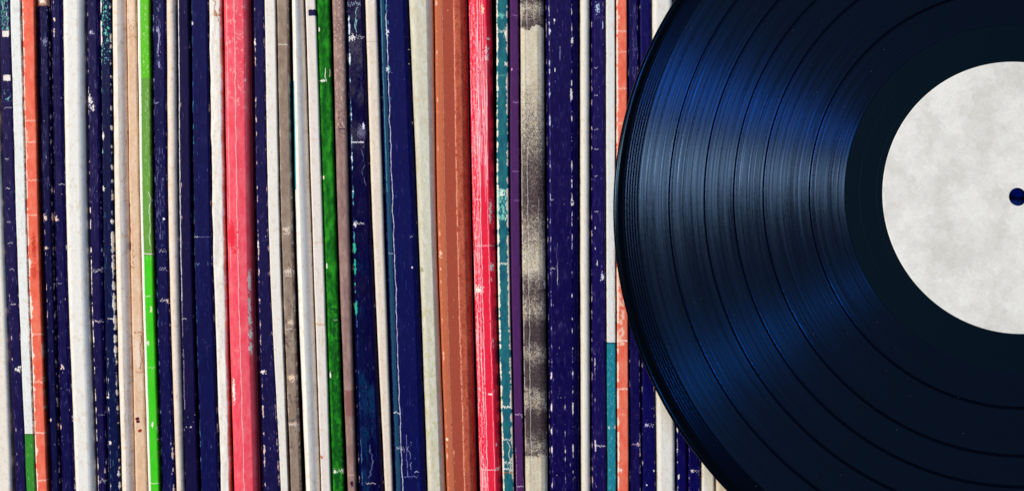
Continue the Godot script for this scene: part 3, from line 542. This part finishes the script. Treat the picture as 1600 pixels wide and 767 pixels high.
	L.append({l = "white sleeve with a teal block on its lower part, close to the record's left rim", t = [946.5, 962], m = [947, 962.5], b = [949, 964], c = hexc("e3e1da"), c2 = hexc("ebe9e3"), grain = 0.05, z = 0.1, r = 0.5, cover = hexc("b4aca4"),
		marks = [["rect", -0.1, 1.1, 535, 790, hexc("16788a"), 0.4], ["crack", 536, 0, 1, 1.0, hexc("0e2c3c"), 0.5], ["specks", 40, hexc("7cc0c4"), 0.1, 0.9, 545, 767, 5], ["blob", 0.2, 668, 3, 2, chip, 0.9], ["blob", 0.95, 667, 2, 3, hexc("e8c0b0"), 0.9], ["line", 0.8, 390, 535, 0.4, hexc("a09488"), 0.6, 2.0], ["patches", hexc("5cb0b8"), 0.40, 0, 0, 1, 540, 767]]})
	L.append({l = "orange sleeve partly covered by the left rim of the record", t = [962.5, 980.5], m = [963, 982], b = [964.5, 983.5], c = hexc("ea664e"), c2 = hexc("f48c70"), mottle = 0.8, z = 0.2, r = 0.6, cover = hexc("b84a36"),
		marks = [["wear", 0.05, 2.0, 0.68, hexc("f6d5c4")], ["wear", 0.2, 3.0, 0.58, hexc("f6b8a0"), -10, 30], ["crack", 49, 0.1, 0.95, 1.0, hexc("f8d8c6")], ["crack", 81, 0.1, 0.9, 1.0, hexc("f8d8c6")], ["crack", 138, 0.1, 1, 1.0, hexc("f8d8c6")], ["crack", 193, 0.1, 0.9, 1.0, hexc("f8d8c6")], ["patches", hexc("f4c8b0"), 0.55, 1, 0, 0.6, 420, 540], ["crack", 532, 0, 1, 2.0, hexc("f6d8c8"), 0.8], ["crack", 608, 0.1, 1, 1.6, hexc("f6d8c8"), 0.8], ["crack", 648, 0.1, 0.7, 0.6, hexc("f8c8b4")], ["blob", 0.3, 735, 2, 3, hexc("f8d8c6"), 0.8]]})
	L.append({l = "dark violet sleeve right of the orange one at the record's rim", t = [981, 999], m = [982.5, 1001], b = [984, 1003.5], c = hexc("130a48"), c2 = hexc("281c54"), mottle = 0.7, z = -0.5, rough = 0.4, r = 0.8,
		marks = [["wear", 0.9, 0.9, 0.52, hexc("c0bcd4")], ["specks", 80, hexc("5a5888"), 0.4, 0.8, 0, 120, 12], ["blob", 0.75, 695, 4, 2.6, hexc("c8a8b4"), 1.0], ["crack", 695, 0.2, 0.95, 1.2, hexc("b894a8"), 0.8], ["blob", 0.95, 711, 1.6, 3.4, hexc("d8b8b0"), 0.6], ["specks", 30, hexc("7c5070"), 0.5, 0.95, 640, 720, 3]]})
	L.append({l = "dark blue sleeve left of the white one beside the record", t = [999.5, 1018.5], m = [1001.5, 1022], b = [1004, 1026.5], c = hexc("0d0750"), c2 = hexc("140e58"), z = -0.7, rough = 0.4, r = 0.8,
		marks = [["wear", 0.93, 0.9, 0.5, pink], ["crack", 666, 0.2, 0.9, 1.0, chip, 2.0], ["blob", 0.3, 665, 2.4, 2.4, hexc("c8c0dc"), 1.3], ["blob", 0.85, 737, 1.2, 2, chip, 0.5], ["blob", 0.3, 759, 1.4, 1.2, chip, 0.5], ["specks", 40, hexc("3c3480"), 0.1, 0.9, 0, 767, 8]]})
	L.append({l = "wide white sleeve running in behind the record's lower left rim", t = [1019, 1052], m = [1022.5, 1054], b = [1027, 1056.5], c = hexc("e2ddd3"), c2 = hexc("eae6de"), grain = 0.05, z = 0.4, r = 1.8, cover = hexc("b4aca4"), marks = [["specks", 8, hexc("b4aca0"), 0.1, 0.9, 0, 767, 3]]})
	L.append({l = "dark blue sleeve with a chipped left edge under the record's lower rim", t = [1052.5, 1071], m = [1054.5, 1073], b = [1057, 1075.5], c = hexc("0f0850"), c2 = hexc("160e58"), z = -0.4, rough = 0.4, r = 0.8, marks = [["wear", 0.1, 1.3, 0.58, chip], ["blob", 0.2, 745, 1.8, 4, chip, 0.7], ["specks", 30, hexc("3c3480"), 0.1, 0.9, 0, 767, 8]]})
	L.append({l = "dark blue sleeve left of the small white corner under the record", t = [1071.5, 1091], m = [1073.5, 1094], b = [1076, 1096.5], c = hexc("0d0750"), c2 = hexc("160e58"), z = -0.5, rough = 0.4, r = 0.8, marks = [["wear", 0.05, 0.8, 0.5, chip], ["wear", 0.85, 1.1, 0.5, chip], ["crack", 737, 0.15, 0.95, 0.9, chip, 1.6], ["blob", 0.3, 737, 2, 2, chip, 1.0], ["specks", 30, hexc("3c3480"), 0.1, 0.9, 0, 767, 8]]})
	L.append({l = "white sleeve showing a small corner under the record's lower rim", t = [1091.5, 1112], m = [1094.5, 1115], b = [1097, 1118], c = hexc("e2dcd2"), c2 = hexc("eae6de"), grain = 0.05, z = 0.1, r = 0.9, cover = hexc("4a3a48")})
	L.append({l = "beige sleeve, last one showing under the record's lower rim", t = [1113, 1146], m = [1116, 1149], b = [1119, 1152], c = hexc("dccdb8"), c2 = hexc("e4d8c8"), grain = 0.06, z = 0.0, r = 1.4, cover = hexc("8a7868")})
	L.append({l = "blue sleeve showing only through the hole in the record's middle", t = [1574, 1598], m = [1574, 1598], b = [1574, 1598], c = hexc("2040c8"), c2 = hexc("2244d0"), z = 2.4, r = 0.6, cover = hexc("0a1050")})
	for i in L.size():
		L[i].id = i
	return L


# ------------------------------------------------------------------ the record
const RPX := 0.0002423     # metres for one photograph pixel in the record's plane
const RIM := 614.0

func shift(r: float) -> Vector2:
	# the pressing is slightly off centre: the rim's middle lies left of and below the hole's
	var k := clampf((r - 260.0) / 354.0, 0.0, 1.0)
	return Vector2(-19.0, -26.0) * k * k


func ring(profile: Array, segs := 400) -> ArrayMesh:
	# profile: [radius in px, height in mm, v]; turned round the record's axis
	var st := SurfaceTool.new()
	st.begin(Mesh.PRIMITIVE_TRIANGLES)
	var n := profile.size()
	for p in profile:
		var c := shift(p[0])
		for k in segs + 1:
			var a := TAU * k / segs
			st.set_uv(Vector2(float(k) / segs, p[0] / RIM))
			st.add_vertex(Vector3((c.x + p[0] * cos(a)) * RPX, (c.y + p[0] * sin(a)) * RPX, p[1] * 0.001))
	for j in n - 1:
		for k in segs:
			var a := j * (segs + 1) + k
			var b := a + segs + 1
			for i in [a, a + 1, b, a + 1, b + 1, b]:
				st.add_index(i)
	st.generate_normals()
	return st.commit()


func vinyl(rough: float, aniso: float, gloss: Color, metal := 0.0) -> StandardMaterial3D:
	var m := StandardMaterial3D.new()
	m.albedo_color = Color(gloss.r, gloss.g, gloss.b).linear_to_srgb()
	m.roughness = rough
	m.metallic_specular = gloss.a
	m.metallic = metal
	if aniso != 0.0:
		m.anisotropy_enabled = true
		m.anisotropy = aniso
		m.roughness_texture = groove_texture()
	return m


func groove_texture() -> ImageTexture:
	# loud and quiet passages: the pressed grooves scatter more or less from turn to turn (v) and slowly along a turn (u)
	var w := 1024
	var h := 1024
	var im := Image.create(w, h, false, Image.FORMAT_L8)
	var n := FastNoiseLite.new()
	n.seed = 8
	n.frequency = 1.0
	n.fractal_octaves = 3
	for y in h:
		var line := rng.randf()
		for x in w:
			var a := TAU * x / w
			var slow := n.get_noise_3d(cos(a) * 1.6, sin(a) * 1.6, y * 0.09)
			var g := 0.66 + 0.34 * slow + 0.16 * (line - 0.5) + 0.42 * (ns(fine, x * 3, y * 3) - 0.5)
			im.set_pixel(x, y, Color(g, g, g))
	return ImageTexture.create_from_image(im)


func make_record() -> void:
	var root := Node3D.new()
	root.name = "vinyl_record"
	add_child(root)
	tag(root, "black vinyl record with a blank off-white label, leaning against the sleeves", "record")
	var tilt := Basis.from_euler(Vector3(deg_to_rad(-4.4), deg_to_rad(2.0), 0))
	root.transform = Transform3D(tilt, world_at(1592.0, 307.5, 0.0190))
	var smooth := vinyl(0.16, 0.0, Color(0.004, 0.009, 0.018, 0.2), 0.8)
	var shiny := vinyl(0.2, 0.0, Color(0.009, 0.018, 0.045, 0.2), 0.9)
	var grooved := vinyl(0.46, -0.95, Color(0.016, 0.033, 0.074, 0.25), 0.80)
	# body: underside, edge bead, hole
	var body: Array = [[14.0, 0.0], [14.0, -2.0], [214.0, -2.0], [420.0, -2.0], [606.0, -2.0], [611.5, -1.8], [613.6, -1.3], [614.0, -0.9], [613.6, -0.45], [611.5, -0.05], [609.5, 0.06], [607.5, 0.08], [605.0, 0.04], [602.6, -0.04], [602.0, -0.06], [601.0, -0.06]]
	put("rim", ring(body, 512), smooth, root)
	# lead-in grooves
	var lead: Array = [[601.0, -0.06]]
	for k in 5:
		var c := 597.5 - k * 3.6
		for q in [[1.2, -0.06], [0.9, -0.07], [0.4, -0.15], [0.0, -0.17], [-0.4, -0.15], [-0.9, -0.07], [-1.2, -0.06]]:
			lead.append([c + q[0], q[1]])
	lead.append([580.4, -0.06])
	lead.append([579.0, -0.06])
	put("lead_in", ring(lead, 512), shiny, root)
	# tracks, each followed by the smooth gap before the next
	var bounds := [579.0, 532.0, 481.0, 438.0, 394.0, 324.0, 273.0]
	for t in 6:
		var p: Array = []
		var a: float = bounds[t]
		var b: float = bounds[t + 1]
		var gap := 0.0 if t == 5 else 4.6
		var r := a
		p.append([r, -0.06])
		p.append([r - 0.4, -0.06])
		r -= 0.4
		while r > b + gap + 2.0:
			r -= rng.randf_range(0.6, 1.6)
			p.append([r, -0.06 - rng.randf() * 0.07])
		p.append([b + gap, -0.06])
		put("track", ring(p, 480), grooved, root)
		if gap > 0.0:
			put("track_gap", ring([[b + gap, -0.06], [b + 4.2, -0.08], [b + 3.8, -0.17], [b + 3.4, -0.19], [b + 2.0, -0.19], [b + 1.0, -0.18], [b + 0.5, -0.09], [b, -0.06]], 480), shiny, root)
	# run-out land, a step below the last track
	var wax: Array = [[273.0, -0.06], [272.6, -0.08], [272.0, -0.2], [271.6, -0.22], [271.0, -0.22], [260.0, -0.22], [251.4, -0.22], [251.0, -0.22], [250.6, -0.25], [250.3, -0.26], [250.0, -0.25], [249.6, -0.22], [249.2, -0.22], [236.0, -0.22], [224.4, -0.22], [224.0, -0.22], [223.6, -0.25], [223.3, -0.26], [223.0, -0.25], [222.6, -0.22], [222.0, -0.22], [216.0, -0.22], [213.0, -0.22]]
	put("run_out", ring(wax, 400), vinyl(0.45, 0.0, Color(0.0012, 0.0068, 0.0135, 0.18)), root)
	# specks of dust
	var dust := SurfaceTool.new()
	dust.begin(Mesh.PRIMITIVE_TRIANGLES)
	for k in 60:
		var dr := rng.randf_range(285.0, 590.0)
		var da := rng.randf_range(PI * 0.55, PI * 1.45)
		var dc := shift(dr)
		var at := Vector3((dc.x + dr * cos(da)) * RPX, (dc.y + dr * sin(da)) * RPX, -0.00002)
		var big := rng.randf_range(0.00005, 0.00013)
		var top := at + Vector3(0, 0, big)
		for j in 4:
			var p := at + Vector3(cos(j * PI / 2 + dr), sin(j * PI / 2 + dr) * 0.7, 0) * big
			var q := at + Vector3(cos((j + 1) * PI / 2 + dr), sin((j + 1) * PI / 2 + dr) * 0.7, 0) * big
			for v in [q, p, top]:
				dust.add_vertex(v)
	dust.generate_normals()
	put("dust", dust.commit(), plain(hexc("8a90a0")), root).set_meta("kind", "stuff")
	# paper label
	var lab: Array = [[213.2, -0.25], [213.0, -0.06], [212.8, -0.02], [212.2, 0.0], [211.0, 0.0], [180.0, 0.0], [100.0, 0.0], [40.0, 0.0], [16.0, 0.0], [14.6, 0.0], [14.0, -0.05], [14.0, -0.4]]
	put("paper_label", flat_uv(ring(lab, 256)), label_material(), root)


func flat_uv(m: ArrayMesh) -> ArrayMesh:
	var a := m.surface_get_arrays(0)
	var v: PackedVector3Array = a[Mesh.ARRAY_VERTEX]
	var uv := PackedVector2Array()
	for p in v:
		uv.append(Vector2(p.x, -p.y) / (430.0 * RPX) + Vector2(0.5, 0.5))
	a[Mesh.ARRAY_TEX_UV] = uv
	var o := ArrayMesh.new()
	o.add_surface_from_arrays(Mesh.PRIMITIVE_TRIANGLES, a)
	return o


func label_material() -> StandardMaterial3D:
	var size := 720
	var n := FastNoiseLite.new()
	n.seed = 61
	n.frequency = 0.009
	n.fractal_octaves = 7
	n.fractal_gain = 0.74
	n.noise_type = FastNoiseLite.TYPE_PERLIN
	n.domain_warp_enabled = true
	n.domain_warp_amplitude = 40.0
	var cloud := n.get_image(size, size, false, false, true)
	cloud.convert(Image.FORMAT_L8)
	var spot := cloud.get_data()
	var im := Image.create(size, size, false, Image.FORMAT_RGB8)
	for y in size:
		for x in size:
			var f := ns(fine, x + 31, y + 400) - 0.5
			var g := ns(mid, x + 900, y + 120)
			var k := clampf((spot[y * size + x] / 255.0 - 0.5) * 1.9 + 0.58 + (g - 0.5) * 0.12, 0.0, 1.0)
			var c := Color(0.875, 0.855, 0.815).lerp(Color(0.965, 0.95, 0.915), k)
			im.set_pixel(x, y, c * (1.0 + f * 0.07))
	var m := StandardMaterial3D.new()
	m.albedo_texture = ImageTexture.create_from_image(im)
	m.roughness = 0.8
	m.metallic_specular = 0.3
	return m
